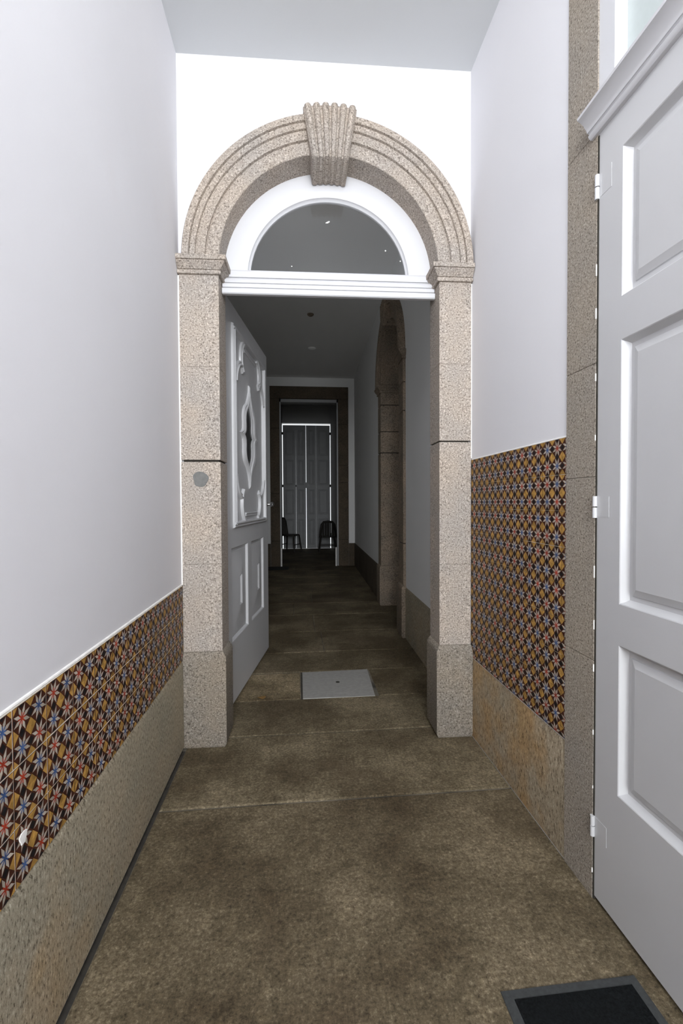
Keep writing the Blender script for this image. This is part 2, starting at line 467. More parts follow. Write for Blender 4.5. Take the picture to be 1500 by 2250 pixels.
mb = MB(TA)
mb.loft([[(UC - .515 * math.cos(t), w, 2.95 + .512 * math.sin(t)) for t in [math.pi * k / 48 for k in range(49)]] for w in (.172, .176)])
obj('glass_pane', mb, M['glass'], win, smooth=0, label='half round glass pane, dark and dusty')
mb = MB(TA)
for px, pz, r in ((.205, 3.325, .006), (.214, 3.33, .005), (.196, 3.322, .004), (.586, 3.155, .005), (-.03, 3.035, .004), (-.25, 2.98, .004), (.685, 3.09, .004)):
    mb.tube([(px, .1705, pz), (px, .1722, pz)], r, 7)
obj('paint_specks', mb, M['caulk'], win, label='white paint specks on the glass')

# ------------------------------------------------------------------ open door leaf
h0 = Vector((-.515, 3.05, 0)); h1 = Vector((-.305, 4.57, 0)); dd = (h1 - h0).normalized(); dn = Vector((dd.y, -dd.x, 0))
def TD(p): return h0 + dd * p[0] + dn * p[1] + Vector((0, 0, p[2]))
SL, SR, ZB, ZT = .035, 1.585, .035, 2.945
door1 = thing('door_1', tuple(TD((SL, -.02, 0))), 'open white wooden door leaf with carved mouldings, swung in under the arch', 'door', kind='structure')
PAN = ((.285, .770), (.885, 1.370)); PZ0, PZ1 = .486, 1.168
MC = (.825, 2.042)
Q_O = [(0, .432), (-.018, .37), (-.05, .315), (-.10, .262), (-.165, .228), (-.20, .19), (-.214, .14), (-.207, .08), (-.215, .04), (-.242, .018), (-.302, 0)]
Q_I = [(0, .275), (-.016, .255), (-.036, .232), (-.062, .20), (-.083, .17), (-.094, .14), (-.098, .11), (-.092, .07), (-.094, .04), (-.106, .02), (-.13, 0)]
def loop(Q):
    a = Q[:-1]                                             # top -> left
    b = [(x, -z) for x, z in Q[::-1]][:-1]                 # left -> bottom
    c = [(-x, -z) for x, z in Q][:-1]                      # bottom -> right
    d = [(-x, z) for x, z in Q[::-1]][:-1]                 # right -> top
    return [(MC[0] + x, MC[1] + z) for x, z in a + b + c + d]
LO, LI = loop(Q_O), loop(Q_I)
mb = MB(TD)
# face of the leaf around the recessed panels and the pane opening
def quad(s0, s1, z0, z1, o=0.): mb.face([(s0, o, z0), (s1, o, z0), (s1, o, z1), (s0, o, z1)])
quad(SL, SR, ZB, PZ0); quad(SL, PAN[0][0], PZ0, PZ1); quad(PAN[0][1], PAN[1][0], PZ0, PZ1); quad(PAN[1][1], SR, PZ0, PZ1)
quad(SL, SR, PZ1, 1.5); quad(SL, SR, 2.6, ZT); quad(SL, .4, 1.5, 2.6); quad(1.25, SR, 1.5, 2.6)
# ring between square (0.4..1.25, 1.5..2.6) and the medallion outline, built fan-wise per side
def sq_pt(p):
    dx, dz = p[0] - MC[0], p[1] - MC[1]
    tx = ((1.25 - MC[0]) / dx) if dx > 1e-6 else ((.4 - MC[0]) / dx if dx < -1e-6 else 1e9)
    tz = ((2.6 - MC[1]) / dz) if dz > 1e-6 else ((1.5 - MC[1]) / dz if dz < -1e-6 else 1e9)
    t = min(tx, tz); return (MC[0] + dx * t, MC[1] + dz * t)
n = len(LO)
corners = [(.4, 2.6), (.4, 1.5), (1.25, 1.5), (1.25, 2.6)]
for k in range(n):
    a, b = LO[k], LO[(k + 1) % n]; A, B = sq_pt(a), sq_pt(b)
    pts = [a, A]
    if abs(A[0] - B[0]) > 1e-4 and abs(A[1] - B[1]) > 1e-4:
        pts.append(min(corners, key=lambda c: (c[0] - A[0]) ** 2 + (c[1] - A[1]) ** 2 + (c[0] - B[0]) ** 2 + (c[1] - B[1]) ** 2))
    pts += [B, b]
    mb.face([(p[0], 0, p[1]) for p in pts])
# panels: recess, then a raised diamond-point field
for p0, p1 in PAN:
    c = (p0 + p1) / 2; zc = (PZ0 + PZ1) / 2
    lev = [(0, 0, 0), (.006, .006, -.004), (.014, .014, -.020), (.030, .030, -.020), (.032, .034, -.015), (.205, .225, .004)]
    rg = [[(p0 + i, o, PZ0 + j), (p1 - i, o, PZ0 + j), (p1 - i, o, PZ1 - j), (p0 + i, o, PZ1 - j)] for i, j, o in lev]
    mb.loft(rg, caps=False)
    i, j = lev[-1][0], lev[-1][1]
    q = [[(p0 + i, .004, PZ0 + j), (p1 - i, .004, PZ0 + j), (p1 - i, .004, PZ1 - j), (p0 + i, .004, PZ1 - j)],
         [(c - .020, -.008, zc - .10), (c + .018, -.008, zc - .10), (c + .018, -.008, zc + .10), (c - .020, -.008, zc + .10)]]
    mb.loft(q, caps=False); mb.face(q[-1])
# edges and back
mb.face([(SL, 0, ZB), (SL, -.045, ZB), (SL, -.045, ZT), (SL, 0, ZT)]); mb.face([(SR, 0, ZB), (SR, -.045, ZB), (SR, -.045, ZT), (SR, 0, ZT)])
mb.face([(SL, 0, ZB), (SR, 0, ZB), (SR, -.045, ZB), (SL, -.045, ZB)]); mb.face([(SL, 0, ZT), (SR, 0, ZT), (SR, -.045, ZT), (SL, -.045, ZT)])
mb.face([(SL, -.045, ZB), (SR, -.045, ZB), (SR, -.045, ZT), (SL, -.045, ZT)])
obj('door_leaf', mb, M['doorpaint'], door1, smooth=25)
PROF = [(-.024, 0), (-.022, .012), (-.014, .020), (-.006, .017), (0, .019), (.008, .027), (.016, .026), (.021, .016), (.024, 0)]
mb = MB(TD)
U0, U1, V0, V1 = .355, 1.415, 1.335, 2.78
mb.ribbon([(U0, V1), (U0, V0)], PROF); mb.ribbon([(U1, V0), (U1, V1)], PROF); mb.ribbon([(U0 - .02, V0), (U1 + .02, V0)], PROF); mb.ribbon([(U1 + .02, V1), (U0 - .02, V1)], PROF)
obj('panel_moulding', mb, M['doorpaint'], door1, smooth=30)
# corner scrolls
UCN, VCN = (U0 + U1) / 2, (V0 + V1) / 2
S1 = [(-.215, .70), (-.255, .685), (-.292, .645), (-.312, .59), (-.312, .54), (-.298, .50), (-.262, .468)]
S2 = [(-.285, .515), (-.34, .51), (-.392, .488), (-.432, .45), (-.462, .40), (-.475, .35)]
SP = [(-.026, 0), (-.022, .014), (-.012, .018), (-.004, .014), (.006, .024), (.018, .022), (.026, 0)]
for sx in (1, -1):
    for sz in (1, -1):
        mb = MB(TD)
        for S in (S1, S2):
            mb.ribbon([(UCN + sx * a, VCN + sz * b) for a, b in S], SP)
        obj('corner_scroll', mb, M['doorpaint'], door1, smooth=35)
mb = MB(TD)
for s in (UCN - .462, UCN + .462): mb.ribbon([(s, VCN - .36), (s, VCN + .36)], [(-.016, 0), (-.012, .012), (0, .008), (.010, .016), (.016, 0)])
for z in (VCN - .655, VCN + .655): mb.ribbon([(UCN - .2, z), (UCN + .2, z)], [(-.016, 0), (-.012, .012), (0, .008), (.010, .016), (.016, 0)])
obj('inner_moulding', mb, M['doorpaint'], door1, smooth=30)
# medallion with its pane
mb = MB(TD)
def lp(f, o): return [(a[0] + (b[0] - a[0]) * f, o, a[1] + (b[1] - a[1]) * f) for a, b in zip(LO, LI)]
mb.loft([lp(0, 0), lp(.05, .010), lp(.16, .017), lp(.26, .015), lp(.34, .012), lp(.42, .019), lp(.56, .022), lp(.68, .019), lp(.74, .012), lp(.86, .010), lp(1, .004), lp(1.0, -.045)], caps=False)
med = obj('medallion_moulding', mb, M['doorpaint'], door1, smooth=35)
mb = MB(TD); mb.loft([[(p[0], o, p[1]) for p in LI] for o in (-.006, .001)])
obj('glass_pane', mb, M['darkglass'], door1, smooth=0, label='dark ogee shaped pane')
kn = MB(TD)
def lathe(mb, c, ax, prof, n=14):
    rings = []
    for d, r in prof:
        rings.append([(c[0] + r * math.cos(t), c[1] + ax * d, c[2] + r * math.sin(t)) for t in [2 * math.pi * k / n for k in range(n)]])
    mb.loft(rings)
lathe(kn, (1.548, 0, 1.478), 1, [(0, .026), (.005, .026), (.008, .012), (.03, .009), (.036, .018), (.048, .025), (.062, .024), (.07, .012)])
obj('door_knob', kn, M['chrome'], door1, label='small chrome knob')
mb = MB(TD)
for z in (.4, 2.3): mb.tube([(SL - .008, -.004, z), (SL - .008, -.004, z + .1)], .008, 8)
obj('hinge', mb, M['paintold'], door1)

# ------------------------------------------------------------------ skirtings, tiles
def chamfer_base(T, u0, u1, h, p, joints, mat, name, label, zlo=0.0):
    root_mb = MB(T)
    us = [u0] + joints + [u1]
    for a, b in zip(us, us[1:]):
        a2, b2 = a + .0015, b - .0015
        pr = [(.02, zlo), (-p + .004, zlo), (-p, zlo + .006), (-p, h - .016), (-p + .004, h - .006), (-.002, h + .004), (.02, h + .004)]
        root_mb.loft([[(u, w, z) for w, z in pr] for u in [a2 + (b2 - a2) * k / 6 for k in range(7)]])
    return tag(obj(name, root_mb, mat, smooth=30), label, 'skirting', kind='structure')
TL = lambda p: Vector((-DL - p[1], p[0], p[2]))       # left wall: u = y, w into the wall
TR = lambda p: Vector((DR + p[1], p[0], p[2]))
chamfer_base(TL, YBACK, 2.80, .542, .012, [-2.0, .3, 2.384], M['basegranite'], 'baseboard_left', 'rough granite skirting slabs along the foot of the left wall', .02)
mb = MB(); mb.box((-DL - .03, YBACK, -.03), (-DL - .008, 2.80, .05)); mb.box((-DL - .03, YBACK, -.03), (-DL + .02, 2.80, -.005))
tag(obj('trim_2', mb, M['gap'], smooth=0), 'dark open joint under the left granite skirting', 'joint', kind='structure')
chamfer_base(TR, 1.767, 2.80, .512, .0035, [], M['rustgranite'], 'baseboard_right', 'rust stained granite skirting along the foot of the right wall', .003)
chamfer_base(TH2, 3.05, 4.87, .555, .012, [3.9], M['basegranite'], 'baseboard_hall', 'granite skirting in the hall just beyond the arch on the right', .0)
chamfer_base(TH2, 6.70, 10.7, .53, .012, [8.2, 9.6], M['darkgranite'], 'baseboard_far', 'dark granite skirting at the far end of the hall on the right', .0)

PIT = .1505
TMATS = [M['tilegrout'], M['t_brown'], M['t_black'], M['t_cream'], M['t_ochre'], M['t_blue'], M['t_red']]
def clip(poly, x0, x1, y0, y1):
    for ax, lim, sg in ((0, x0, 1), (0, x1, -1), (1, y0, 1), (1, y1, -1)):
        out = []
        for i in range(len(poly)):
            a, b = poly[i - 1], poly[i]
            da, db = (a[ax] - lim) * sg, (b[ax] - lim) * sg
            if (da >= 0) != (db >= 0):
                t = da / (da - db); out.append((a[0] + (b[0] - a[0]) * t, a[1] + (b[1] - a[1]) * t))
            if db >= 0: out.append(b)
        poly = out
        if len(poly) < 3: return None
    return poly
def cellshapes(rnd, col):
    p = PIT / 2; S = []
    def dia(cx, cy, h, v, m, lay): S.append(([(cx, cy + v), (cx + h, cy), (cx, cy - v), (cx - h, cy)], m, lay))
    S.append(([(p / 2 + .22 * p * math.cos(t), p / 2 + .22 * p * math.sin(t)) for t in [math.pi * (k + .5) / 4 for k in range(8)]], col, 1))
    for k in range(8):
        a = math.radians(22.5 + 45 * k)
        P = lambda r, d: (p / 2 + r * p * math.cos(a + math.radians(d)), p / 2 + r * p * math.sin(a + math.radians(d)))
        S.append(([P(.07, 0), P(.26, -16), P(.49, 0), P(.26, 16)], 3, 2))
    for cx, cy in ((0, 0), (p, 0), (0, p), (p, p)): dia(cx, cy, .31 * p, .31 * p, 4, 1)
    for cx, cy in ((p / 2, 0), (p / 2, p)): dia(cx, cy, .155 * p, .175 * p, 2, 1)
    for cx, cy in ((0, p / 2), (p, p / 2)): dia(cx, cy, .175 * p, .155 * p, 2, 1)
    return S
def tile_panel(T, u0, u1, z0, z1, uph, zph, gap, name, label, proud):
    mb = MB(T)
    mb.box((u0, .0, z0), (u1, -proud + .0012, z1), 0)
    i0 = math.floor((u0 - uph) / PIT); i1 = math.ceil((u1 - uph) / PIT)
    j0 = math.floor((z0 - zph) / PIT); j1 = math.ceil((z1 - zph) / PIT)
    p = PIT / 2
    rnd = random.Random(5)
    for i in range(i0, i1):
        for j in range(j0, j1):
            du, dz = rnd.uniform(-.0006, .0006), rnd.uniform(-.0006, .0006)
            U, Z = uph + i * PIT + du, zph + j * PIT + dz
            w = -proud - rnd.uniform(0, .0006)
            b = (max(u0, U + gap), min(u1, U + PIT - gap), max(z0, Z + gap), min(z1, Z + PIT - gap))
            if b[1] - b[0] < .004 or b[3] - b[2] < .004: continue
            mb.box((b[0], w, b[2]), (b[1], -.0002, b[3]), 1)
            flip = rnd.random() < .12
            for a in (0, 1):
                for c in (0, 1):
                    col = 5 if (a + c + (1 if flip else 0)) % 2 == 0 else 6
                    for poly, m, lay in cellshapes(rnd, col):
                        # veins of coloured stars
                        q = clip([(U + a * p + x, Z + c * p + y) for x, y in poly], max(b[0], U + a * p), min(b[1], U + a * p + p), max(b[2], Z + c * p), min(b[3], Z + c * p + p))
                        if q: mb.face([(x, w - .00025 * lay, y) for x, y in q], m)
    return tag(obj(name, mb, TMATS, smooth=0), label, 'tiles')
tile_panel(TL, YBACK, YL - .035, .546, .996, 1.172, .545, .0024, 'tile_dado', 'low band of starred ceramic tiles on the left wall above the granite skirting', .007)
tile_panel(TR, 1.767, YR - .03, .516, 1.7585, 1.795, 1.7585 - PIT * 9, .0007, 'tile_dado', 'tall panel of starred ceramic tiles on the right wall beside the arch', .005)
# white plaster beads along the tile tops
mb = MB(); mb.tube([(-DL, YBACK, 1.0), (-DL, 2.83, 1.0)], .0055, 8)
tag(obj('trim_3', mb, M['caulk']), 'thin white plaster bead along the top of the left tiles', 'bead', kind='structure')
mb = MB(); mb.tube([(DR, 1.767, 1.7615), (DR, 2.79, 1.7615)], .005, 8)
tag(obj('trim_4', mb, M['caulk']), 'thin white plaster bead along the top of the right tiles', 'bead', kind='structure')
mb = MB(); q_ = TA((-.703, -.004, 0)); mb.tube([(q_.x + .004, q_.y - .02, 1.0), (q_.x + .004, q_.y - .02, 2.86)], .0065, 8)
tag(obj('trim_6', mb, M['caulk']), 'thin white filler line between the left wall and the granite pilaster', 'bead', kind='structure')
mb = MB(); q_ = TA((1.097, -.004, 0)); mb.tube([(q_.x - .002, q_.y - .02, 1.77), (q_.x - .002, q_.y - .02, 2.86)], .0045, 8)
tag(obj('trim_7', mb, M['caulk']), 'thin white filler line between the right wall and the granite pilaster', 'bead', kind='structure')
# plaster dab on the left tiles
mb = MB(TL); rg = lambda r, w: [(1.205 + r * (1 + .3 * math.sin(3 * t)) * math.cos(t), w, .655 + 1.3 * r * (1 + .2 * math.cos(2 * t)) * math.sin(t)) for t in [2 * math.pi * k / 14 for k in range(14)]]
mb.loft([rg(.016, -.0065), rg(.014, -.009), rg(.006, -.0095)])
tag(obj('plaster_dab', mb, M['caulk']), 'small white plaster dab stuck on the left tiles', 'plaster')

# ------------------------------------------------------------------ right door: post, leaf, cornice, fanlight
post = thing('stone_doorpost', (DR, 1.675, 0), 'tall grey granite doorpost between the right tiles and the white panelled door', 'doorpost')
zz = [0.0, .903, 1.588, 2.005, 2.844, ZC]
for a, b in zip(zz, zz[1:]):
    mb = MB(); e = .0008
    mb.rings_rect([(a + e, DR - .004, DR + .12, 1.588, 1.7655), (a + e + .002, DR - .005, DR + .12, 1.5865, 1.767), (b - e - .002, DR - .005, DR + .12, 1.5865, 1.767), (b - e, DR - .004, DR + .12, 1.588, 1.7655)])
    obj('shaft_block', mb, M['postgranite'], post, smooth=0)
mb = MB(); mb.box((DR + .001, 1.59, .01), (DR + .1, 1.763, ZC)); obj('joint_mortar', mb, M['seam'], post)

mb = MB(); mb.box((DR + .05, .45, 0), (DR + .118, 1.59, ZC)); mb.box((DR - .003, 1.5797, .004), (DR + .06, 1.5868, 2.822))
tag(obj('trim_5', mb, M['gap'], smooth=0), 'dark rebate behind the panelled door', 'rebate', kind='structure')

door2 = thing('door_2', (DR, 1.0, 0), 'closed white three panel door on the right beside the granite post', 'door', kind='structure')
Y0, Y1, D0, D1 = .46, 1.5795, .017, 2.822
PY0, PY1 = .60, 1.461
PZ = ((.472, 1.000), (1.142, 2.047), (2.193, 2.695))
mb = MB(TR)
def q2(a, b, c, d): mb.face([(a, 0, c), (b, 0, c), (b, 0, d), (a, 0, d)])
q2(Y0, PY0, D0, D1); q2(PY1, Y1, D0, D1)
lv = [D0] + [v for p in PZ for v in p] + [D1]
for k in range(0, len(lv), 2): q2(PY0, PY1, lv[k], lv[k + 1])
for a, b in PZ:
    lev = [(0, 0), (.003, .002), (.010, .017), (.018, .026), (.034, .026), (.036, .022), (.060, .013)]
    rg = [[(PY0 + i, o, a + i), (PY1 - i, o, a + i), (PY1 - i, o, b - i), (PY0 + i, o, b - i)] for i, o in lev]
    mb.loft(rg, caps=False); mb.face(rg[-1])
for a, b in (((Y0, D0), (Y0, D1)), ((Y1, D0), (Y1, D1)), ((Y0, D0), (Y1, D0)), ((Y0, D1), (Y1, D1))):
    mb.face([(a[0], 0, a[1]), (b[0], 0, b[1]), (b[0], .04, b[1]), (a[0], .04, a[1])])
mb.face([(Y0, .04, D0), (Y1, .04, D0), (Y1, .04, D1), (Y0, .04, D1)])
obj('door_leaf', mb, M['doorpaint'], door2, smooth=25)
for z0, z1 in ((2.594, 2.682), (1.436, 1.516), (.243, .320)):
    mb = MB(); zm = (z0 + z1) / 2
    mb.tube([(DR - .006, 1.584, z0), (DR - .006, 1.584, zm - .002)], .0085, 10); mb.tube([(DR - .006, 1.584, zm + .002), (DR - .006, 1.584, z1)], .0085, 10)
    mb.box((DR - .0008, 1.515, z0 + .004), (DR + .001, 1.5765, z1 - .002))
    obj('hinge', mb, M['doorpaint'], door2)
mb = MB(); rr = random.Random(3)
z = .1
while z < 2.78:
    L = rr.uniform(.008, .05)
    if not any(a - .03 < z < b + .02 for a, b in ((2.594, 2.682), (1.436, 1.516), (.243, .320))):
        wd = rr.uniform(.0006, .0022) * (1.5 if z > 2 else 1)
        mb.box((DR - .007, 1.5855, z), (DR + .002, 1.5855 + wd, z + L))
    z += L + rr.uniform(.05, .22)
obj('paint_flakes', mb, M['caulk'], door2, label='broken white paint line along the hinge joint')

win2 = thing('window_2', (DR, 1.0, 2.822), 'white framed overlight with pale frosted pane above the right panelled door', 'window', kind='structure')
mb = MB(TR)
a, b, z0, z1 = .60, 1.505, 2.99, 4.05
for s0, s1, c0, c1 in ((Y0, a, 2.822, ZC), (b, 1.586, 2.822, ZC), (a, b, 2.822, z0), (a, b, z1, ZC)):
    mb.face([(s0, 0, c0), (s1, 0, c0), (s1, 0, c1), (s0, 0, c1)])
rg = [[(a + i, o, z0 + i), (b - i, o, z0 + i), (b - i, o, z1 - i), (a + i, o, z1 - i)] for i, o in ((0, 0), (.006, .010), (.014, .034), (.014, .05))]
mb.loft(rg, caps=False)
mb.face([(1.586, 0, 2.822), (1.586, .05, 2.822), (1.586, .05, ZC), (1.586, 0, ZC)])
mb.face([(Y0, .05, 2.822), (1.586, .05, 2.822), (1.586, 0, 2.822), (Y0, 0, 2.822)])
obj('frame', mb, M['paint'], win2, smooth=25)
mb = MB(TR); mb.box((a + .005, .036, z0 + .005), (b - .005, .042, z1 - .005))
obj('glass_pane', mb, M['frosted'], win2, smooth=0, label='pale greenish frosted pane')
mb = MB(TR)
cz = 2.826
cp = [(.01, cz), (-.014, cz), (-.020, cz + .005), (-.024, cz + .014), (-.020, cz + .020), (-.024, cz + .024), (-.028, cz + .024), (-.030, cz + .030), (-.032, cz + .036), (-.036, cz + .040), (-.044, cz + .052), (-.058, cz + .062), (-.066, cz + .066), (-.068, cz + .074), (-.064, cz + .078), (.01, cz + .085)]
mb.loft([[(u, w, z) for w, z in cp] for u in (Y0 - .02, 1.612)])
obj('cornice', mb, M['paint'], win2, smooth=35, label='projecting white moulded cornice over the door')

# doormat by the right door
dm = thing('doormat', (.826, 1.0, 0), 'black doormat with grey rubber edge lying in front of the right door', 'doormat')
mb = MB(); x0, x1, ya, yb = .606, 1.046, .70, 1.305
rg = lambda i, z: [(x0 + i, ya + i, z), (x1 - i, ya + i, z), (x1 - i + .0, yb - i + .004, z), (x0 + i, yb - i, z)]
mb.loft([rg(0, .0005), rg(.001, .003), rg(.026, .007), rg(.030, .006)], caps=False); mb.face(rg(0, .0005))
obj('rubber_border', mb, M['rubber'], dm)
mb = MB(); mb.loft([rg(.029, .004), rg(.031, .0085)])
obj('pile', mb, M['matpile'], dm, smooth=0)

# ------------------------------------------------------------------ hall beyond the arch
ZH = 4.37; YF = 10.6
mb = MB(TH2)
mb.box((3.03, 0, 0), (4.98, .26, 4.6)); mb.box((6.59, 0, 0), (YF + .4, .26, 4.6))
arc = [(5.785 - .805 * math.cos(math.pi * k / NS), 3.13 + .805 * math.sin(math.pi * k / NS)) for k in range(NS + 1)]
for (ua, za), (ub, zb) in zip(arc, arc[1:]):
    for w in (0, .26): mb.face([(ua, w, za), (ub, w, zb), (ub, w, 4.6), (ua, w, 4.6)])
tag(obj('wall_hall_right', mb, M['hallplaster'], origin=tuple(H0), smooth=0), 'grey shadowed plaster wall on the right of the dark hall', 'wall', kind='structure')
mb = MB(); mb.box((-1.3, 3.05, 0), (-1.05, YF + .3, 4.6))
tag(obj('wall_hall_left', mb, M['hallplaster'], origin=(-1.05, 3.05, 0), smooth=0), 'plaster wall of the hall hidden behind the open door leaf', 'wall', kind='structure')
mb = MB(); mb.box((-1.3, 3.0, ZH), (1.7, YF + .1, ZH + .2))
tag(obj('ceiling_hall', mb, M['hallplaster'], origin=(0, 3, ZH), smooth=0), 'dark shadowed ceiling of the hall', 'ceiling', kind='structure')
for i, (x, y, r) in enumerate(((.22, 7.03, .05), (.29, 8.57, .075))):
    mb = MB(); mb.tube([(x, y, ZH), (x, y, ZH - .012), (x, y, ZH - .03), (x, y, ZH - .035)], [r, r, r * .6, r * .2], 14)
    tag(obj('ceiling_rose', mb, M['hallgranite'] if i == 0 else M['hallplaster']), ('small dark ceiling rose nearer the arch in the hall', 'fainter wider ceiling rose farther down the hall')[i], 'ceiling rose', 'ceiling roses of the hall')
# unseen window frame and pane added to dress the hall fill lamp
w3 = thing('added_hall_window', (-1.05, 4.0, 1.1), 'added unseen white window frame for the hall fill lamp behind the open door leaf', 'window', kind='structure')
mb = MB()
for a, b in (((-1.06, 3.52, 1.1), (-1.036, 3.60, 2.92)), ((-1.06, 4.40, 1.1), (-1.036, 4.48, 2.92)), ((-1.06, 3.60, 1.1), (-1.036, 4.40, 1.16)), ((-1.06, 3.60, 2.84), (-1.036, 4.40, 2.92))): mb.box(a, b)
obj('frame', mb, M['paint'], w3)
mb = MB(); mb.box((-1.052, 3.6, 1.16), (-1.045, 4.4, 2.84)); obj('glass_pane', mb, M['frosted'], w3)
# side room past the hall arch
mb = MB(); mb.box((1.47, 4.75, 0), (2.8, 4.85, 3.9)); mb.box((1.47, 6.85, 0), (2.8, 6.95, 3.9)); mb.box((2.7, 4.85, 0), (2.8, 6.85, 3.9)); mb.box((1.47, 4.75, 3.9), (2.8, 6.95, 4.0))
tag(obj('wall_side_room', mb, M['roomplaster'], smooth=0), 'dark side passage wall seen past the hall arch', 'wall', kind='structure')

# far wall with squared stone doorway
ox0, ox1, oz = -.40, .955, 3.88
mb = MB()
mb.box((-1.3, YF, 0), (ox0 - .1, YF + .3, 4.6)); mb.box((ox1 + .1, YF, 0), (1.9, YF + .3, 4.6)); mb.box((ox0 - .1, YF, oz + .1), (ox1 + .1, YF + .3, 4.6))
tag(obj('wall_far', mb, M['hallplaster'], origin=(0, YF, 0), smooth=0), 'grey plaster end wall of the hall around the squared stone doorway', 'wall', kind='structure')
sd = thing('stone_door_surround', (.28, YF, 0), 'square headed dark granite doorway at the far end of the hall', 'doorway')
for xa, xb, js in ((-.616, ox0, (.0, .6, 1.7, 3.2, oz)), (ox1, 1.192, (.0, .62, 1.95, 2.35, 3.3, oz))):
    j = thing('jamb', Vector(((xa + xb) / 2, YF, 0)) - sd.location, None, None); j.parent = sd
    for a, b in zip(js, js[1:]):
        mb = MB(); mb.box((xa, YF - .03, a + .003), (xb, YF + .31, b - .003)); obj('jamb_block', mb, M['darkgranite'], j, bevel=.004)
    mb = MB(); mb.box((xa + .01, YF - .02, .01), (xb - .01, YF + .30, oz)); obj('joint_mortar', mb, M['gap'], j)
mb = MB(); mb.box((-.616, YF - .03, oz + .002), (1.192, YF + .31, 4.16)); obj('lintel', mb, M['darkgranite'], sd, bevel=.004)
mb = MB(); mb.box((-1.05, YF - .014, 0), (-.62, YF + .01, .54)); mb.box((1.196, YF - .014, 0), (1.33, YF + .01, .53))
tag(obj('baseboard_end', mb, M['darkgranite'], smooth=0), 'granite skirting on the end wall beside the far doorway', 'skirting', kind='structure')
dc = thing('door_casing', (.28, YF + .1, 0), 'thin white painted lining inside the far stone doorway', 'door frame')
for xa, xb in ((ox0 - .002, ox0 + .032), (ox1 - .032, ox1 + .002)):
    mb = MB(); mb.box((xa, YF + .02, .003), (xb, YF + .09, oz - .005)); obj('jamb_lining', mb, M['paintold'], dc)
mb = MB(); mb.box((ox0 - .002, YF + .02, oz - .07), (ox1 + .002, YF + .09, oz - .003)); obj('head_lining', mb, M['paintold'], dc)
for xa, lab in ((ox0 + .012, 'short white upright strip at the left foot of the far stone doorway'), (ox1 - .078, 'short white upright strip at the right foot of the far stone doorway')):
    mb = MB(); mb.box((xa, YF - .045, .003), (xa + .03, YF + .018, .44))  # added white strips stand for the bright lower edges of the casing
    tag(obj('bright_casing_foot', mb, M['caulk'], bevel=.003), lab, 'casing strip', 'white strips at the foot of the far doorway')
mb = MB(); rg = lambda i, z: [(-.76 + i, 10.08 + i, z), (-.21 - i, 10.13 + i, z), (-.20 - i, 10.5 - i, z), (-.76 + i, 10.5 - i, z)]
mb.loft([rg(0, .001), rg(.005, .012), rg(.06, .03), rg(.1, .026)])
tag(obj('doormat', mb, M['darkcloth']), 'dark crumpled mat on the floor left of the far stone doorway', 'doormat')

# far room
YW = 14.75
mb = MB()
mb.box((-1.7, YF + .3, 0), (-1.5, YW + .2, 4.8)); mb.box((2.1, YF + .3, 0), (2.3, YW + .2, 4.8))
mb.box((-1.7, YW, 0), (-.48, YW + .2, 4.8)); mb.box((1.085, YW, 0), (2.3, YW + .2, 4.8)); mb.box((-.5, YW, 4.03), (1.1, YW + .2, 4.8))
mb.box((-1.7, YF + .28, 4.6), (2.3, YW + .2, 4.8))
mb.box((-1.7, YF + .28, 0), (-1.28, YF + .33, 4.8)); mb.box((1.65, YF + .28, 0), (2.3, YF + .33, 4.8))
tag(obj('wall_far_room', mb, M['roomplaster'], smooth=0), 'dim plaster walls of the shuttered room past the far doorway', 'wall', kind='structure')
def shutter(x0, x1, label, tilt, x0t=0, x1t=0):
    r = thing('shutter', ((x0 + x1) / 2, YW - .02, .0), label, 'shutter', 'closed shutters in the far room')
    mb = MB(); zb, zt = .003, 3.965
    pan = ((.12, .95), (1.10, 1.90), (2.05, 2.85), (3.0, 3.80)); i = .07
    f = lambda u, w, z: (u + (x0t if u < (x0 + x1) / 2 else x1t) * (z / 4), YW - .02 + w, z)
    q = lambda a, b, c, d: mb.face([f(a, 0, c), f(b, 0, c), f(b, 0, d), f(a, 0, d)])
    q(x0, x0 + i, zb, zt); q(x1 - i, x1, zb, zt)
    lv = [zb] + [v for p in pan for v in p] + [zt]
    for k in range(0, len(lv), 2): q(x0 + i, x1 - i, lv[k], lv[k + 1])
    for a, b in pan:
        rg = [[f(x0 + i + e, o, a + e), f(x1 - i - e, o, a + e), f(x1 - i - e, o, b - e), f(x0 + i + e, o, b - e)] for e, o in ((0, 0), (.012, .015), (.03, .015), (.05, .004))]
        mb.loft(rg, caps=False); mb.face(rg[-1])
    back = [f(x0, .035, zb), f(x1, .035, zb), f(x1, .035, zt), f(x0, .035, zt)]; fr = [f(x0, 0, zb), f(x1, 0, zb), f(x1, 0, zt), f(x0, 0, zt)]
    mb.face(back)
    for k in range(4): mb.face([fr[k], fr[(k + 1) % 4], back[(k + 1) % 4], back[k]])
    obj('shutter_leaf', mb, M['paintold'], r, smooth=25)
    return r
s1 = shutter(-.452, -.046, 'leftmost of the four closed shutter leaves in the far room', 0, 0, .012)
s2 = shutter(-.042, .274, 'second shutter leaf from the left in the far room', 0, .008, .008)
s3 = shutter(.294, .607, 'third shutter leaf from the left in the far room', 0, -.006, 0)
s4 = shutter(.609, 1.053, 'rightmost of the four closed shutter leaves in the far room', 0, 0, .004)
for r, x in ((s1, -.466), (s4, 1.065)):
    for z in (.45, 2.02, 3.70):
        mb = MB(); mb.box((x - .024, YW - .025, z - .04), (x + .026, YW + .0, z + .04)); obj('hinge', mb, M['rattan'], r)
for z in (2.02,):
    mb = MB(); mb.box((-.055, YW - .026, z - .03), (-.028, YW - .01, z + .03)); obj('hinge', mb, M['rattan'], s1)
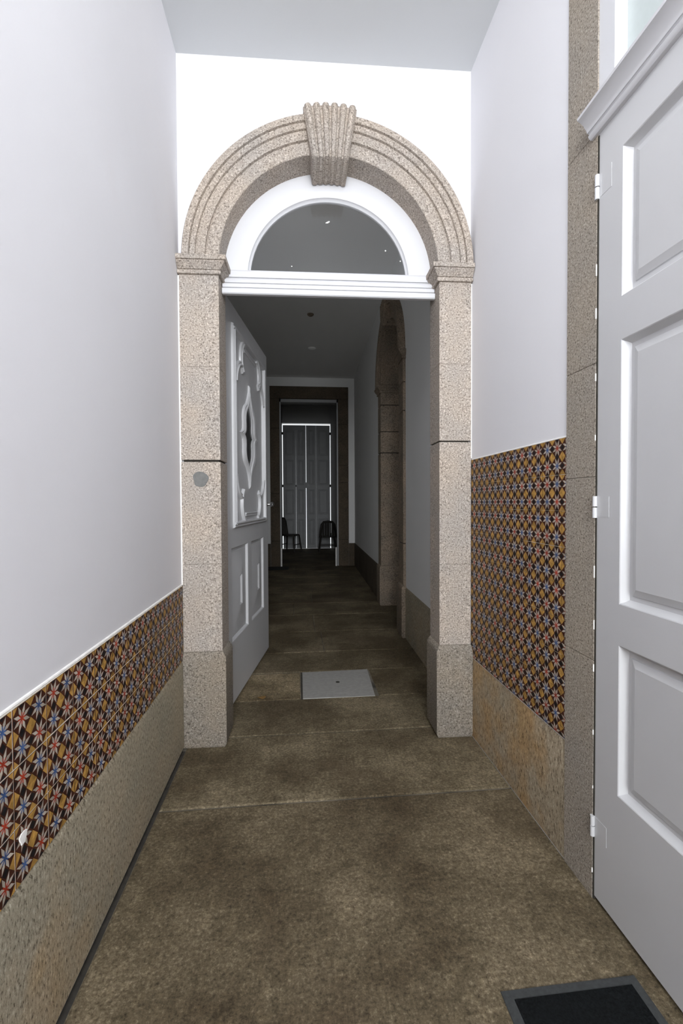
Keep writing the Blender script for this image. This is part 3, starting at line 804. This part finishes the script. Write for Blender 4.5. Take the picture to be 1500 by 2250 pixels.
mb = MB(); mb.box((.262, YW - .034, 1.95), (.305, YW - .018, 2.13)); obj('shutter_latch', mb, M['paintold'], s2)

# chairs
def chair(loc, rot, scl, label):
    r = thing('chair', loc, label, 'chair', 'chairs in the far room')
    ca, sa = math.cos(rot), math.sin(rot)
    def T(p):
        x, y, z = (c * scl for c in p); return Vector(loc) + Vector((x * ca - y * sa, x * sa + y * ca, z))
    # local: front = -y, back = +y
    mb = MB(T); ring = lambda s, z: [(s * .23 * math.copysign(abs(math.cos(t)) ** .6, math.cos(t)), s * .22 * math.copysign(abs(math.sin(t)) ** .6, math.sin(t)), z) for t in [2 * math.pi * k / 20 for k in range(20)]]
    mb.loft([ring(.96, .44), ring(1.02, .452), ring(1.0, .47), ring(.85, .474)]); obj('seat', mb, M['rattan'], r)
    for x, y in ((-1, -1), (1, -1), (-1, 1), (1, 1)):
        mb = MB(T); mb.tube([(x * .20, y * .18, .45), (x * .235, y * .2, .22), (x * .265, y * .225, 0)], .02); obj('leg', mb, M['rattan'], r)
    mb = MB(T); mb.tube([(-.235, .19, .44), (-.215, .215, .65), (-.19, .235, .82), (-.13, .245, .90), (0, .25, .915), (.13, .245, .90), (.19, .235, .82), (.215, .215, .65), (.235, .19, .44)], .036); obj('back_frame', mb, M['rattan'], r)
    for k in range(5):
        x = -.15 + .075 * k
        mb = MB(T); mb.tube([(x, .2, .46), (x * .95, .235, .89)], .026 if k != 1 else .015); obj('back_slat', mb, M['rattan'], r)
    for y in (-.2, .2):
        mb = MB(T); mb.tube([(-.235, y, .2), (.235, y, .2)], .012); obj('stretcher', mb, M['rattan'], r)
    return r
chair((.90, 13.7, 0), math.pi, 1.0, 'dark rattan chair right of the shutters in the far room')
chair((-.22, 13.9, 0), math.radians(68), 1.1, 'dark chair seen from the side at the left of the far room')

# ------------------------------------------------------------------ light
w = bpy.data.worlds.new('daylight'); sc.world = w; w.use_nodes = True
bg = w.node_tree.nodes['Background']; bg.inputs[0].default_value = (.93, .97, 1.0, 1); bg.inputs[1].default_value = 1.3
def area(name, loc, rot, sx, sy, power, col=(1, 1, 1)):
    l = bpy.data.lights.new(name, 'AREA'); l.shape = 'RECTANGLE'; l.size = sx; l.size_y = sy; l.energy = power; l.color = col
    o = bpy.data.objects.new(name, l); COL.objects.link(o); o.location = loc; o.rotation_euler = rot
    return o
# daylight coming in through the street doorway behind the viewpoint
area('entrance_daylight', (.2, YBACK + .02, 2.75), (math.radians(90), 0, 0), 1.35, 2.1, 305, (.95, .98, 1.0))
# fill lamp added high behind the viewpoint, with no real opening there
area('high_fill', (.2, -.42, 3.70), (math.radians(90), 0, 0), 1.2, .8, 38, (.96, .98, 1.0))
# hidden fill lamp added to brighten the hall, behind the open door leaf
area('hall_fill', (-1.03, 4.0, 2.0), (0, math.radians(-90), 0), 1.7, .8, 11, (.96, .98, 1.0))

# ------------------------------------------------------------------ camera
f, yaw, pitch, roll = 1000., .0964, -.0224, -.0051
cy, sy, cp_, sp_ = math.cos(yaw), math.sin(yaw), math.cos(pitch), math.sin(pitch)
F = Vector((sy * cp_, cy * cp_, sp_)); R0 = Vector((cy, -sy, 0)); U0_ = R0.cross(F); D0_ = -U0_
R = R0 * math.cos(roll) - D0_ * math.sin(roll); Dn = R0 * math.sin(roll) + D0_ * math.cos(roll)
cam = bpy.data.cameras.new('camera'); co = bpy.data.objects.new('camera', cam); COL.objects.link(co)
m3 = Matrix((R, -Dn, -F)).transposed()
co.matrix_world = Matrix.Translation((0, 0, 1.5)) @ m3.to_4x4()
cam.sensor_fit = 'VERTICAL'; cam.sensor_height = 36; cam.lens = f / 2250 * 36; cam.clip_start = .05
sc.camera = co

sc.view_settings.view_transform = 'Standard'; sc.view_settings.look = 'None'
sc.view_settings.gamma = 1; sc.view_settings.use_curve_mapping = False
sc.view_settings.exposure = 0.
sc.cycles.use_denoising = True
sc.cycles.max_bounces = 10; sc.cycles.diffuse_bounces = 7
